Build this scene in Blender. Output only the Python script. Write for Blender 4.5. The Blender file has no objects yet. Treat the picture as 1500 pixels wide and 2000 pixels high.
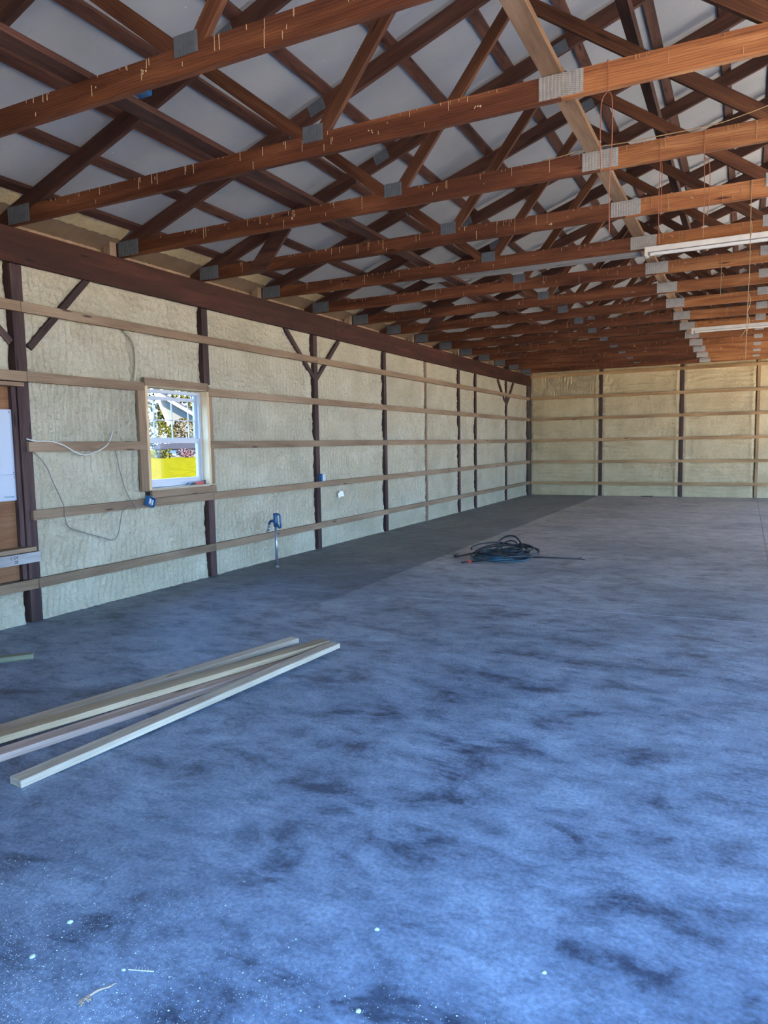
import bpy, math, random
import numpy as np
from mathutils import Vector, Matrix, Euler
random.seed(7)
SC = bpy.context.scene
COL = SC.collection

# ------------------------------------------------------------------ camera
F_PX = 1401.5
YAW, PITCH, ROLL = -0.4673, -0.0934, -0.0177
CAM = Vector((5.7042, -4.3345, 1.5517))
_f = Vector((math.sin(YAW)*math.cos(PITCH), math.cos(YAW)*math.cos(PITCH), math.sin(PITCH)))
_r = Vector((math.cos(YAW), -math.sin(YAW), 0)); _u = _r.cross(_f)
_R = _r*math.cos(ROLL)+_u*math.sin(ROLL); _U = -_r*math.sin(ROLL)+_u*math.cos(ROLL)
cam = bpy.data.cameras.new('camera'); cam.sensor_fit = 'HORIZONTAL'; cam.sensor_width = 36.0
cam.lens = F_PX/1500*36.0; cam.clip_start = 0.05; cam.clip_end = 500
co = bpy.data.objects.new('camera', cam); COL.objects.link(co)
m3 = Matrix((_R, _U, -_f)).transposed()
co.matrix_world = Matrix.Translation(CAM) @ m3.to_4x4()
SC.camera = co

# ------------------------------------------------------------------ world, sun, exposure
SKY_STRENGTH = 6.5
w = bpy.data.worlds.new('sky'); SC.world = w; w.use_nodes = True
nt = w.node_tree; nt.nodes.clear()
wo = nt.nodes.new('ShaderNodeOutputWorld'); bg = nt.nodes.new('ShaderNodeBackground')
tc = nt.nodes.new('ShaderNodeTexCoord'); sx = nt.nodes.new('ShaderNodeSeparateXYZ'); rp = nt.nodes.new('ShaderNodeValToRGB')
nt.links.new(tc.outputs['Generated'], sx.inputs[0]); nt.links.new(sx.outputs['Z'], rp.inputs[0])
rp.color_ramp.elements[0].position = 0.0; rp.color_ramp.elements[0].color = (0.36, 0.62, 1.0, 1)
rp.color_ramp.elements[1].position = 0.7; rp.color_ramp.elements[1].color = (0.13, 0.37, 0.95, 1)
nt.links.new(rp.outputs[0], bg.inputs[0]); bg.inputs[1].default_value = SKY_STRENGTH
nt.links.new(bg.outputs[0], wo.inputs[0])
sd = bpy.data.lights.new('sun', 'SUN'); sd.energy = 62.0; sd.angle = 0.009; sd.color = (1.0, 0.90, 0.74)
so = bpy.data.objects.new('sun', sd); COL.objects.link(so)
so.rotation_euler = Vector((-1.0, -0.45, -1.05)).to_track_quat('-Z', 'Y').to_euler()
def portal(name, loc, direction, sx_, sy_):
    d = bpy.data.lights.new(name, 'AREA'); d.shape = 'RECTANGLE'; d.size = sx_; d.size_y = sy_
    d.cycles.is_portal = True
    o = bpy.data.objects.new(name, d); COL.objects.link(o); o.location = loc
    o.rotation_euler = Vector(direction).to_track_quat('-Z', 'Z').to_euler()
portal('door_portal', (8.0, -4.9, 1.6), (0, 1, 0), 6.4, 3.2)
portal('door_portal', (12.1, -1.25, 1.6), (-1, 0, 0), 6.5, 3.2)
portal('door_portal', (12.1, 11.25, 1.6), (-1, 0, 0), 7.5, 3.2)
vs = SC.view_settings
vs.view_transform = 'Standard'; vs.look = 'None'; vs.gamma = 1.0; vs.use_curve_mapping = False
vs.exposure = 1.45
cy = SC.cycles
cy.use_denoising = True; cy.max_bounces = 10; cy.diffuse_bounces = 6; cy.glossy_bounces = 3; cy.transparent_max_bounces = 8
cy.sample_clamp_indirect = 12; cy.caustics_reflective = False; cy.caustics_refractive = False

# ------------------------------------------------------------------ tags
def tag(o, label=None, cat=None, group=None, kind=None):
    if label: o['label'] = label
    if cat: o['category'] = cat
    if group: o['group'] = group
    if kind: o['kind'] = kind
    return o

# ------------------------------------------------------------------ materials
def lin(r, g, b):
    f = lambda c: (c/12.92 if c <= 0.04045 else ((c+0.055)/1.055)**2.4)
    return (f(r/255), f(g/255), f(b/255), 1)
class NT:
    def __init__(s, name):
        s.m = bpy.data.materials.new(name); s.m.use_nodes = True; s.t = s.m.node_tree; s.t.nodes.clear()
        s.out = s.n('ShaderNodeOutputMaterial'); s.b = s.n('ShaderNodeBsdfPrincipled'); s.l(s.b.outputs[0], s.out.inputs[0])
    def n(s, t, **k):
        x = s.t.nodes.new(t)
        for a, v in k.items(): setattr(x, a, v)
        return x
    def l(s, a, b): s.t.links.new(a, b)
    def vec(s, scale, rnd=True, coord='Object'):
        tc = s.n('ShaderNodeTexCoord'); mp = s.n('ShaderNodeMapping'); mp.inputs['Scale'].default_value = scale
        s.l(tc.outputs[coord], mp.inputs['Vector'])
        if rnd:
            oi = s.n('ShaderNodeObjectInfo'); mu = s.n('ShaderNodeMath', operation='MULTIPLY'); mu.inputs[1].default_value = 53.0
            s.l(oi.outputs['Random'], mu.inputs[0]); cb = s.n('ShaderNodeCombineXYZ')
            for i in range(3): s.l(mu.outputs[0], cb.inputs[i])
            s.l(cb.outputs[0], mp.inputs['Location'])
        return mp.outputs[0]
    def noise(s, v, scale=1, detail=4, rough=0.55, dist=0.0):
        x = s.n('ShaderNodeTexNoise'); x.inputs['Scale'].default_value = scale; x.inputs['Detail'].default_value = detail
        x.inputs['Roughness'].default_value = rough; x.inputs['Distortion'].default_value = dist; s.l(v, x.inputs['Vector']); return x.outputs['Fac']
    def ramp(s, fac, stops):
        r = s.n('ShaderNodeValToRGB'); e = r.color_ramp.elements
        while len(e) < len(stops): e.new(0.5)
        for i, (p, c) in enumerate(stops): e[i].position = p; e[i].color = c if len(c) == 4 else (*c, 1)
        s.l(fac, r.inputs[0]); return r.outputs[0]
    def mix(s, fac, a, b, mode='MIX'):
        x = s.n('ShaderNodeMix', data_type='RGBA', blend_type=mode)
        for sock, v in ((x.inputs[0], fac), (x.inputs[6], a), (x.inputs[7], b)):
            if isinstance(v, (int, float)): sock.default_value = v
            elif isinstance(v, tuple): sock.default_value = v if len(v) == 4 else (*v, 1)
            else: s.l(v, sock)
        return x.outputs[2]
    def bump(s, h, strength=0.3, dist=0.01, normal=None):
        x = s.n('ShaderNodeBump'); x.inputs['Strength'].default_value = strength; x.inputs['Distance'].default_value = dist
        s.l(h, x.inputs['Height'])
        if normal is not None: s.l(normal, x.inputs['Normal'])
        return x.outputs[0]
    def fin(s, col, rough=0.6, normal=None, metal=0.0, spec=0.5):
        if isinstance(col, tuple): s.b.inputs['Base Color'].default_value = col if len(col) == 4 else (*col, 1)
        else: s.l(col, s.b.inputs['Base Color'])
        if isinstance(rough, (int, float)): s.b.inputs['Roughness'].default_value = rough
        else: s.l(rough, s.b.inputs['Roughness'])
        if normal is not None: s.l(normal, s.b.inputs['Normal'])
        s.b.inputs['Metallic'].default_value = metal; s.b.inputs['Specular IOR Level'].default_value = spec
        return s.m
W3 = (1, 1, 1, 1)
def wood(name, dark, mid, light, knots=True, contrast=1.0, var=0.25, rough=0.7, stain=0.5):
    s = NT(name)
    v = s.vec((0.9, 9, 9)); g1 = s.noise(v, 1.0, 5, 0.6, 0.6)
    v2 = s.vec((3.0, 60, 60)); g2 = s.noise(v2, 1.0, 3, 0.6)
    wv = s.n('ShaderNodeTexWave', wave_type='BANDS', bands_direction='Z'); wv.inputs['Scale'].default_value = 9
    wv.inputs['Distortion'].default_value = 9; wv.inputs['Detail'].default_value = 3; wv.inputs['Detail Scale'].default_value = 0.7
    s.l(s.vec((0.35, 2.2, 2.2)), wv.inputs['Vector'])
    c = s.ramp(g1, [(0.28, dark), (0.5, mid), (0.72, light)])
    gr = s.ramp(wv.outputs['Fac'], [(0.0, (0.55, 0.5, 0.5, 1)), (0.35, W3), (1.0, W3)])
    c = s.mix(0.65*contrast, c, gr, 'MULTIPLY')
    gr2 = s.ramp(g2, [(0.3, (0.62, 0.6, 0.6, 1)), (0.55, W3)])
    c = s.mix(0.6*contrast, c, gr2, 'MULTIPLY')
    st = s.noise(s.vec((1.1, 2.5, 2.5)), 1.0, 3, 0.5)
    c = s.mix(stain, c, s.ramp(st, [(0.35, (0.6, 0.58, 0.6, 1)), (0.6, W3)]), 'MULTIPLY')
    if knots:
        vo = s.n('ShaderNodeTexVoronoi'); vo.inputs['Scale'].default_value = 1.0; s.l(s.vec((1.6, 9, 9)), vo.inputs['Vector'])
        c = s.mix(1.0, c, s.ramp(vo.outputs['Distance'], [(0.06, (0.25, 0.2, 0.2, 1)), (0.13, W3)]), 'MULTIPLY')
    oi = s.n('ShaderNodeObjectInfo'); hv = s.n('ShaderNodeHueSaturation')
    mr = s.n('ShaderNodeMapRange'); mr.inputs['To Min'].default_value = 1-var; mr.inputs['To Max'].default_value = 1+var
    s.l(oi.outputs['Random'], mr.inputs[0]); s.l(mr.outputs[0], hv.inputs['Value']); s.l(c, hv.inputs['Color'])
    return s.fin(hv.outputs[0], rough, s.bump(g2, 0.35, 0.002), spec=0.3)
M = {}
M['truss'] = wood('shaded_truss_timber', (0.055, 0.016, 0.008), (0.125, 0.042, 0.018), (0.235, 0.09, 0.038), var=0.18)  # left chord halves darkened: shade toward the eave put into the colour
M['dark'] = wood('dark_shaded_timber', (0.045, 0.02, 0.014), (0.09, 0.038, 0.026), (0.15, 0.065, 0.042), var=0.2)  # dark red boards; on top chords and purlins the shade is in the colour
M['truss_lit'] = wood('lit_truss_timber', (0.17, 0.055, 0.020), (0.37, 0.150, 0.055), (0.56, 0.27, 0.11), var=0.12)  # right chord halves lightened: stronger light there put into the colour
M['web'] = wood('web_timber', (0.06, 0.019, 0.010), (0.125, 0.047, 0.021), (0.22, 0.09, 0.04), var=0.25)
M['header'] = wood('header_timber', (0.028, 0.008, 0.005), (0.052, 0.016, 0.009), (0.09, 0.030, 0.017), var=0.15)
M['post'] = wood('post_timber', (0.04, 0.022, 0.02), (0.075, 0.042, 0.038), (0.13, 0.08, 0.07), var=0.2)
M['girt'] = wood('girt_timber', (0.21, 0.135, 0.078), (0.295, 0.20, 0.12), (0.37, 0.265, 0.17), var=0.12, contrast=0.6, stain=0.35)
M['pale'] = wood('pale_timber', (0.42, 0.34, 0.24), (0.55, 0.46, 0.33), (0.66, 0.57, 0.42), var=0.08, contrast=0.5, stain=0.3)
M['new'] = wood('new_timber', (0.62, 0.42, 0.22), (0.75, 0.54, 0.30), (0.82, 0.64, 0.40), var=0.05, contrast=0.4, stain=0.2)
M['pinkish'] = wood('pink_timber', (0.38, 0.27, 0.2), (0.5, 0.37, 0.29), (0.6, 0.46, 0.37), var=0.05, contrast=0.5, stain=0.3)
M['brownboard'] = wood('brown_timber', (0.28, 0.20, 0.11), (0.38, 0.28, 0.16), (0.46, 0.35, 0.22), var=0.05, contrast=0.5)
M['green'] = wood('treated_timber', (0.2, 0.22, 0.13), (0.3, 0.32, 0.2), (0.4, 0.4, 0.27), var=0.05, contrast=0.5)
M['grey'] = wood('grey_timber', (0.26, 0.25, 0.23), (0.36, 0.35, 0.33), (0.45, 0.44, 0.42), var=0.08, contrast=0.5)
M['bgirt'] = wood('back_girt_timber', (0.30, 0.175, 0.075), (0.42, 0.26, 0.12), (0.52, 0.34, 0.17), var=0.1, contrast=0.5)
M['tie'] = wood('tie_timber', (0.22, 0.12, 0.06), (0.34, 0.20, 0.11), (0.45, 0.29, 0.17), var=0.1, contrast=0.6)
M['tan'] = wood('tan_weathered', (0.24, 0.16, 0.10), (0.36, 0.26, 0.175), (0.46, 0.35, 0.25), var=0.1, contrast=0.5)
M['ply'] = wood('plywood', (0.18, 0.075, 0.03), (0.28, 0.13, 0.055), (0.36, 0.19, 0.09), knots=False, contrast=0.8, var=0.02)
def foam(name, a, b, c_):
    s = NT(name); v = s.vec((1, 1, 1), False, 'Object')
    n1 = s.noise(v, 2.2, 4, 0.55); n2 = s.noise(v, 34, 3, 0.5, 0.5); n3 = s.noise(v, 95, 2, 0.5, 0.2)
    c = s.ramp(n1, [(0.3, a), (0.5, b), (0.72, c_)])
    c = s.mix(0.25, c, s.ramp(n2, [(0.36, (0.68, 0.68, 0.64, 1)), (0.52, W3)]), 'MULTIPLY')  # low spots darkened, shade in the creases put into the colour
    ad = s.n('ShaderNodeMath', operation='MULTIPLY_ADD'); s.l(n3, ad.inputs[0]); ad.inputs[1].default_value = 0.25; s.l(n2, ad.inputs[2])
    return s.fin(c, s.ramp(n1, [(0.3, (0.32,)*3), (0.7, (0.45,)*3)]), s.bump(ad.outputs[0], 0.9, 0.016), spec=0.5)
M['foam'] = foam('spray_foam', (0.38, 0.335, 0.225), (0.44, 0.395, 0.272), (0.51, 0.47, 0.34))
M['foam_far'] = foam('spray_foam_yellow', (0.47, 0.37, 0.20), (0.54, 0.43, 0.24), (0.61, 0.50, 0.29))
def simple(name, col, rough=0.5, metal=0.0, bump=0.0, bs=60, spec=0.5, var=0.0):
    s = NT(name); n = s.noise(s.vec((1, 1, 1), False), bs, 3)
    c = s.mix(1.0, col, s.ramp(n, [(0.3, (1-var,)*3), (0.7, (1.0,)*3)]), 'MULTIPLY')
    return s.fin(c, rough, s.bump(n, bump, 0.003) if bump else None, metal, spec)
M['gable'] = simple('shaded_gable_sheathing', (0.07, 0.05, 0.04), 0.8, var=0.4, bs=3)  # dark tone stands in for the shade above the back wall
M['eave'] = simple('eave_tan', (0.24, 0.165, 0.10), 0.8, var=0.3, bs=3)
def roofliner():
    s = NT('white_roof_liner'); v = s.vec((1, 1, 1), False); n = s.noise(v, 1.5, 4); n2 = s.noise(s.vec((1.5, 14, 14), False), 1, 4, 0.6, 1.0)
    vo = s.n('ShaderNodeTexVoronoi'); vo.inputs['Scale'].default_value = 7; s.l(v, vo.inputs['Vector'])
    c = s.ramp(n, [(0.3, (0.29, 0.31, 0.335)), (0.7, (0.37, 0.39, 0.415))])
    c = s.mix(1.0, c, s.ramp(vo.outputs['Distance'], [(0.035, (1.5, 1.5, 1.45, 1)), (0.06, W3)]), 'MULTIPLY')
    return s.fin(c, 0.45, s.bump(n2, 0.25, 0.02))
M['liner'] = roofliner()
def galv(name, mortar, msize, metal, slot=(0.045, 0.045, 0.05, 1)):
    s = NT(name); br = s.n('ShaderNodeTexBrick'); br.inputs['Scale'].default_value = 1
    br.offset = 0.5; br.inputs['Brick Width'].default_value = 0.5; br.inputs['Row Height'].default_value = 1.0; br.inputs['Mortar Size'].default_value = msize
    br.inputs['Color1'].default_value = slot; br.inputs['Color2'].default_value = slot; br.inputs['Mortar'].default_value = mortar
    mp = s.vec((45, 45, 45), False); sp = s.n('ShaderNodeSeparateXYZ'); cb = s.n('ShaderNodeCombineXYZ'); s.l(mp, sp.inputs[0])
    s.l(sp.outputs['Z'], cb.inputs['X']); s.l(sp.outputs['X'], cb.inputs['Y']); s.l(cb.outputs[0], br.inputs['Vector'])
    n = s.noise(s.vec((1, 1, 1)), 20, 3)
    c = s.mix(0.5, br.outputs['Color'], s.ramp(n, [(0.3, (0.6, 0.6, 0.62, 1)), (0.6, W3)]), 'MULTIPLY')
    return s.fin(c, 0.42, s.bump(br.outputs['Fac'], 0.4, 0.003), metal)
M['galv'] = galv('lit_galvanised_plate', (0.46, 0.46, 0.44, 1), 0.22, 0.4); M['galv_shaded'] = galv('shaded_galvanised_plate', (0.17, 0.20, 0.23, 1), 0.26, 0.4, (0.045, 0.05, 0.06, 1))  # lit and shaded copies: light falloff across the plates put into the colour
def floor_mat(name):
    s = NT(name); tcn = s.n('ShaderNodeTexCoord'); v = tcn.outputs['Object']
    big = s.noise(v, 0.55, 5, 0.6, 0.4); med = s.noise(s.vec((1, 1.5, 1), False), 2.3, 9, 0.72, 0.35)
    fine = s.noise(v, 60, 4, 0.6); swirl = s.noise(s.vec((2.0, 3.6, 1), False), 2.6, 10, 0.78, 0.3)
    c = s.ramp(med, [(0.36, (0.055, 0.072, 0.105)), (0.46, (0.155, 0.20, 0.265)), (0.60, (0.225, 0.285, 0.36)), (0.8, (0.29, 0.35, 0.41))])
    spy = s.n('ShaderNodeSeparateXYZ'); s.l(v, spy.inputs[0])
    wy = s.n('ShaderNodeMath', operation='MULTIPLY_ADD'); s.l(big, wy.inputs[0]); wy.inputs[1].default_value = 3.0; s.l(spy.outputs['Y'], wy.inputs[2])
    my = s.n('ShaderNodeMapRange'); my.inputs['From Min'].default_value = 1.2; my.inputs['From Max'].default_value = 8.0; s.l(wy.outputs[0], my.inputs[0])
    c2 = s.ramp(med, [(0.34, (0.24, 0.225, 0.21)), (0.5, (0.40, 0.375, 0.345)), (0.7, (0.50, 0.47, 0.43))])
    c = s.mix(my.outputs[0], c, c2)  # paler, warmer far floor: brighter light there put into the colour
    c = s.mix(0.6, c, s.ramp(big, [(0.36, (0.62, 0.64, 0.67, 1)), (0.55, (1.12, 1.12, 1.12, 1))]), 'MULTIPLY')
    c = s.mix(0.6, c, s.ramp(swirl, [(0.38, (0.42, 0.44, 0.48, 1)), (0.48, W3), (0.66, (1.3, 1.3, 1.3, 1))]), 'MULTIPLY')
    c = s.mix(0.6, c, s.ramp(fine, [(0.3, (0.5, 0.5, 0.5, 1)), (0.7, (1.4, 1.4, 1.4, 1))]), 'MULTIPLY')
    # darker strip of concrete along the left wall
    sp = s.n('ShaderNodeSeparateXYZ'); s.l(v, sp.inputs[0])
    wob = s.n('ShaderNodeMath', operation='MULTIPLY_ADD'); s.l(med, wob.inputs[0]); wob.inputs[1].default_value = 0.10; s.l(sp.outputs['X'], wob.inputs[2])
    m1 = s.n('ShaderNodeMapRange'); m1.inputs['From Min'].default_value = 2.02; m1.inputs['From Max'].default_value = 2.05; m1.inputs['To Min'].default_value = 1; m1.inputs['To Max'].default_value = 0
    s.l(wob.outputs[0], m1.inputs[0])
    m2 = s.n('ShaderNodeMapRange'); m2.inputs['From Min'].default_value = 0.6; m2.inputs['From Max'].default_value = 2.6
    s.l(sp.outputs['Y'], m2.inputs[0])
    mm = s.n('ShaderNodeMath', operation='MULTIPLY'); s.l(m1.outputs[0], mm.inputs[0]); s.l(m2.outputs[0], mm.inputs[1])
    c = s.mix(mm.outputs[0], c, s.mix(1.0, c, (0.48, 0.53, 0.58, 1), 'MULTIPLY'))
    # pale scuffs dragged on the surface
    sc = s.noise(s.vec((3.0, 11.0, 1), False), 1.0, 6, 0.6, 2.2)
    c = s.mix(s.ramp(sc, [(0.66, (0, 0, 0)), (0.71, (0.5, 0.5, 0.5))]), c, (0.36, 0.38, 0.40, 1))
    r = s.ramp(med, [(0.3, (0.5,)*3), (0.7, (0.65,)*3)])
    return s.fin(c, r, s.bump(fine, 0.12, 0.004), spec=0.4)
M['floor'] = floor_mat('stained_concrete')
M['dust'] = simple('joint_dust', (0.75, 0.76, 0.76), 0.9)
M['white'] = simple('white_enamel', (0.66, 0.65, 0.60), 0.35, var=0.15, bs=9)
M['vinyl'] = simple('white_vinyl', (0.50, 0.53, 0.57), 0.4)
M['panelwhite'] = simple('panel_paint', (0.42, 0.48, 0.56), 0.4)
M['black'] = simple('black_rubber', (0.015, 0.016, 0.02), 0.5)
M['teal'] = simple('teal_rubber', (0.012, 0.06, 0.085), 0.45)
M['blue'] = simple('blue_paint', (0.010, 0.080, 0.21), 0.35)
M['bluebox'] = simple('blue_plastic', (0.02, 0.13, 0.30), 0.45)
M['darkbox'] = simple('box_shadow_inside', (0.01, 0.02, 0.05), 0.6)
M['steel'] = simple('steel_pipe', (0.34, 0.36, 0.42), 0.35, 0.7)
M['red'] = simple('red_plastic', (0.45, 0.03, 0.02), 0.4)
M['cable'] = simple('cable_sheath', (0.62, 0.60, 0.54), 0.5)
M['greycable'] = simple('grey_cable', (0.22, 0.19, 0.17), 0.6)
M['copper'] = simple('rusty_wire', (0.26, 0.085, 0.04), 0.6)
M['string'] = simple('frayed_twine', (0.34, 0.22, 0.11), 0.9)
M['drip'] = simple('dried_foam_drip', (0.42, 0.30, 0.17), 0.6)
M['crumb'] = simple('foam_crumb', (0.50, 0.60, 0.52), 0.7)
M['ink'] = simple('ink', (0.03, 0.03, 0.03), 0.8)
M['greenink'] = simple('green_print', (0.02, 0.20, 0.20), 0.6)
M['paper'] = simple('white_paper', (0.9, 0.9, 0.9), 0.8)
M['straw'] = simple('dry_straw', (0.45, 0.33, 0.22), 0.8, bump=0.4)
M['slot'] = simple('fixture_shadow_slot', (0.18, 0.17, 0.16), 0.6)
def grass():
    s = NT('meadow_grass'); v = s.vec((1, 1, 1), False); n = s.noise(v, 3.0, 5, 0.7); n2 = s.noise(v, 7, 4, 0.7)
    c = s.ramp(n, [(0.3, (0.010, 0.015, 0.0006)), (0.5, (0.023, 0.0215, 0.001)), (0.7, (0.034, 0.030, 0.0018))])
    c = s.mix(0.9, c, s.ramp(n2, [(0.38, (0.5, 0.55, 0.4, 1)), (0.55, W3)]), 'MULTIPLY')
    return s.fin(c, 0.9, s.bump(n2, 0.6, 0.05), spec=0.0)
M['grass'] = grass()
M['gravel'] = simple('driveway_gravel', (0.24, 0.19, 0.14), 0.9, bump=0.5, bs=30, var=0.3)
M['siding'] = simple('cream_siding', (0.06, 0.056, 0.046), 0.7, spec=0.0)
M['shingle'] = simple('grey_shingle', (0.022, 0.022, 0.028), 0.9, spec=0.0, var=0.3, bs=14)
M['leaf'] = simple('autumn_leaves', (0.027, 0.026, 0.006), 0.9, spec=0.0, bump=0.8, bs=4, var=0.6)
M['leaf2'] = simple('orange_leaves', (0.032, 0.023, 0.010), 0.9, spec=0.0, bump=0.8, bs=4, var=0.6)
M['pinkleaf'] = simple('pink_flowers', (0.06, 0.034, 0.036), 0.9, spec=0.0, bump=0.8, bs=6, var=0.5)
M['bark'] = simple('bark', (0.14, 0.10, 0.07), 0.9, bump=0.6, bs=12)
M['sheath'] = simple('outer_sheathing', (0.30, 0.24, 0.17), 0.8)
def glass():
    s = NT('window_glass'); tr = s.n('ShaderNodeBsdfTransparent'); gl = s.n('ShaderNodeBsdfGlossy'); gl.inputs['Roughness'].default_value = 0.02
    tr.inputs[0].default_value = (0.96, 0.98, 0.99, 1)
    mx = s.n('ShaderNodeMixShader'); mx.inputs[0].default_value = 0.012
    s.l(tr.outputs[0], mx.inputs[1]); s.l(gl.outputs[0], mx.inputs[2]); s.l(mx.outputs[0], s.out.inputs[0]); return s.m
M['glass'] = glass()

# ------------------------------------------------------------------ geometry helpers
def mesh(name, verts, faces, mat, smooth=False):
    me = bpy.data.meshes.new(name); me.from_pydata([tuple(v) for v in verts], [], faces); me.update()
    if mat is not None:
        for q in (mat if isinstance(mat, list) else [mat]): me.materials.append(q)
    if smooth:
        for p in me.polygons: p.use_smooth = True
    return me
def link(name, me, parent=None, loc=(0, 0, 0), rot=None):
    o = bpy.data.objects.new(name, me); COL.objects.link(o)
    if parent is not None: o.parent = parent
    if rot is not None: o.matrix_local = Matrix.Translation(Vector(loc)) @ rot.to_4x4()
    else: o.location = loc
    return o
def empty(name, loc=(0, 0, 0), rz=0):
    o = bpy.data.objects.new(name, None); COL.objects.link(o); o.location = loc; o.rotation_euler = (0, 0, rz); o.empty_display_size = 0.1
    return o
class MB:
    def __init__(s): s.v = []; s.f = []; s.mi = []
    def add(s, vs_, fs_, mi=0):
        k = len(s.v); s.v += [tuple(x) for x in vs_]; s.f += [tuple(i+k for i in f) for f in fs_]; s.mi += [mi]*len(fs_); return s
    def box(s, x0, x1, y0, y1, z0, z1, mi=0, bev=0.0):
        if bev <= 0:
            vs_ = [(x, y, z) for x in (x0, x1) for y in (y0, y1) for z in (z0, z1)]
            return s.add(vs_, [(0, 1, 3, 2), (4, 6, 7, 5), (0, 4, 5, 1), (2, 3, 7, 6), (0, 2, 6, 4), (1, 5, 7, 3)], mi)
        b = bev; vs_ = []
        X = (x0, x1); Y = (y0, y1); Z = (z0, z1); idx = {}
        for i in (0, 1):
            for j in (0, 1):
                for k in (0, 1):
                    sx_, sy_, sz_ = (1 if i == 0 else -1), (1 if j == 0 else -1), (1 if k == 0 else -1)
                    for a in range(3):
                        p = [X[i]+sx_*b, Y[j]+sy_*b, Z[k]+sz_*b]; p[a] = (X[i], Y[j], Z[k])[a]
                        idx[(i, j, k, a)] = len(vs_); vs_.append(tuple(p))
        fs_ = []
        for a in range(3):
            o1, o2 = [q for q in range(3) if q != a]
            for e in (0, 1):
                ring = []
                for (p, q) in ((0, 0), (0, 1), (1, 1), (1, 0)):
                    c = [0, 0, 0]; c[a] = e; c[o1] = p; c[o2] = q; ring.append(idx[(*c, a)])
                fs_.append(tuple(ring if (e == 1) == (a != 1) else ring[::-1]))
                # edges
        for a in range(3):
            o1, o2 = [q for q in range(3) if q != a]
            for p in (0, 1):
                for q in (0, 1):
                    c0 = [0, 0, 0]; c0[o1] = p; c0[o2] = q; c1 = list(c0); c1[a] = 1
                    fs_.append((idx[(*c0, o1)], idx[(*c1, o1)], idx[(*c1, o2)], idx[(*c0, o2)]))
        for i in (0, 1):
            for j in (0, 1):
                for k in (0, 1): fs_.append((idx[(i, j, k, 0)], idx[(i, j, k, 1)], idx[(i, j, k, 2)]))
        return s.add(vs_, fs_, mi)
    def prism(s, pts, y0, y1, mi=0):          # pts in (x, z)
        n = len(pts); vs_ = [(x, y0, z) for x, z in pts]+[(x, y1, z) for x, z in pts]
        fs_ = [tuple(range(n)), tuple(range(2*n-1, n-1, -1))]+[(i, i+n, (i+1) % n+n, (i+1) % n) for i in range(n)]
        return s.add(vs_, fs_, mi)
    def tube(s, pts, r, seg=6, mi=0, cap=True, closed=False):
        pts = [Vector(p) for p in pts]; n = len(pts); k = len(s.v); rr = r if isinstance(r, (list, tuple)) else [r]*n
        prev = None; rings = []
        for i, p in enumerate(pts):
            a = pts[(i+1) % n] if (closed or i < n-1) else p; b = pts[i-1] if (closed or i > 0) else p
            t = (a-b).normalized()
            if prev is None:
                u = t.orthogonal().normalized()
            else:
                u = (prev-t*prev.dot(t))
                u = u.normalized() if u.length > 1e-6 else t.orthogonal().normalized()
            prev = u; v_ = t.cross(u)
            rings.append([p+(u*math.cos(q*2*math.pi/seg)+v_*math.sin(q*2*math.pi/seg))*rr[i] for q in range(seg)])
        vs_ = [x for rg in rings for x in rg]; fs_ = []
        for i in range(n if closed else n-1):
            j = (i+1) % n
            for q in range(seg): fs_.append((i*seg+q, i*seg+(q+1) % seg, j*seg+(q+1) % seg, j*seg+q))
        if cap and not closed: fs_ += [tuple(range(seg-1, -1, -1)), tuple((n-1)*seg+q for q in range(seg))]
        return s.add(vs_, fs_, mi)
    def lathe(s, prof, c=(0, 0, 0), seg=16, mi=0):   # prof (r, z)
        vs_ = [(c[0]+r*math.cos(2*math.pi*q/seg), c[1]+r*math.sin(2*math.pi*q/seg), c[2]+z) for r, z in prof for q in range(seg)]
        fs_ = [(i*seg+q, i*seg+(q+1) % seg, (i+1)*seg+(q+1) % seg, (i+1)*seg+q) for i in range(len(prof)-1) for q in range(seg)]
        fs_ += [tuple(range(seg-1, -1, -1)), tuple((len(prof)-1)*seg+q for q in range(seg))]
        return s.add(vs_, fs_, mi)
    def mesh(s, name, mats, smooth=False):
        me = mesh(name, s.v, s.f, mats, smooth)
        for p, i in zip(me.polygons, s.mi): p.material_index = i
        import bmesh
        bm = bmesh.new(); bm.from_mesh(me); bmesh.ops.recalc_face_normals(bm, faces=bm.faces); bm.to_mesh(me); bm.free()
        return me
    def build(s, name, mats, parent=None, loc=(0, 0, 0), rot=None, smooth=False):
        return link(name, s.mesh(name, mats, smooth), parent, loc, rot)
def smooth_path(pts, n=8):
    P = [Vector(p) for p in pts]; P = [P[0]*2-P[1]]+P+[P[-1]*2-P[-2]]; out = []
    for i in range(1, len(P)-2):
        a, b, c, d = P[i-1:i+3]
        for k in range(n):
            t = k/n; out.append(0.5*((2*b)+(c-a)*t+(2*a-5*b+4*c-d)*t*t+(3*b-a-3*c+d)*t**3))
    out.append(P[-2]); return out
def beam(name, p0, p1, depth, thick, mat, parent=None, base=(0, 0, 0), up=(0, 0, 1), bev=0.0015):
    """timber of length |p1-p0|; local X along it, local Z = depth, local Y = thickness"""
    p0 = Vector(p0)-Vector(base); p1 = Vector(p1)-Vector(base); X = (p1-p0); L = X.length; X.normalize()
    Z = Vector(up); Z = (Z-X*Z.dot(X)).normalized(); Y = Z.cross(X)
    R = Matrix((X, Y, Z)).transposed()
    return MB().box(0, L, -thick/2, thick/2, -depth/2, depth/2, bev=bev).build(name, mat, parent, p0, R)

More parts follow.
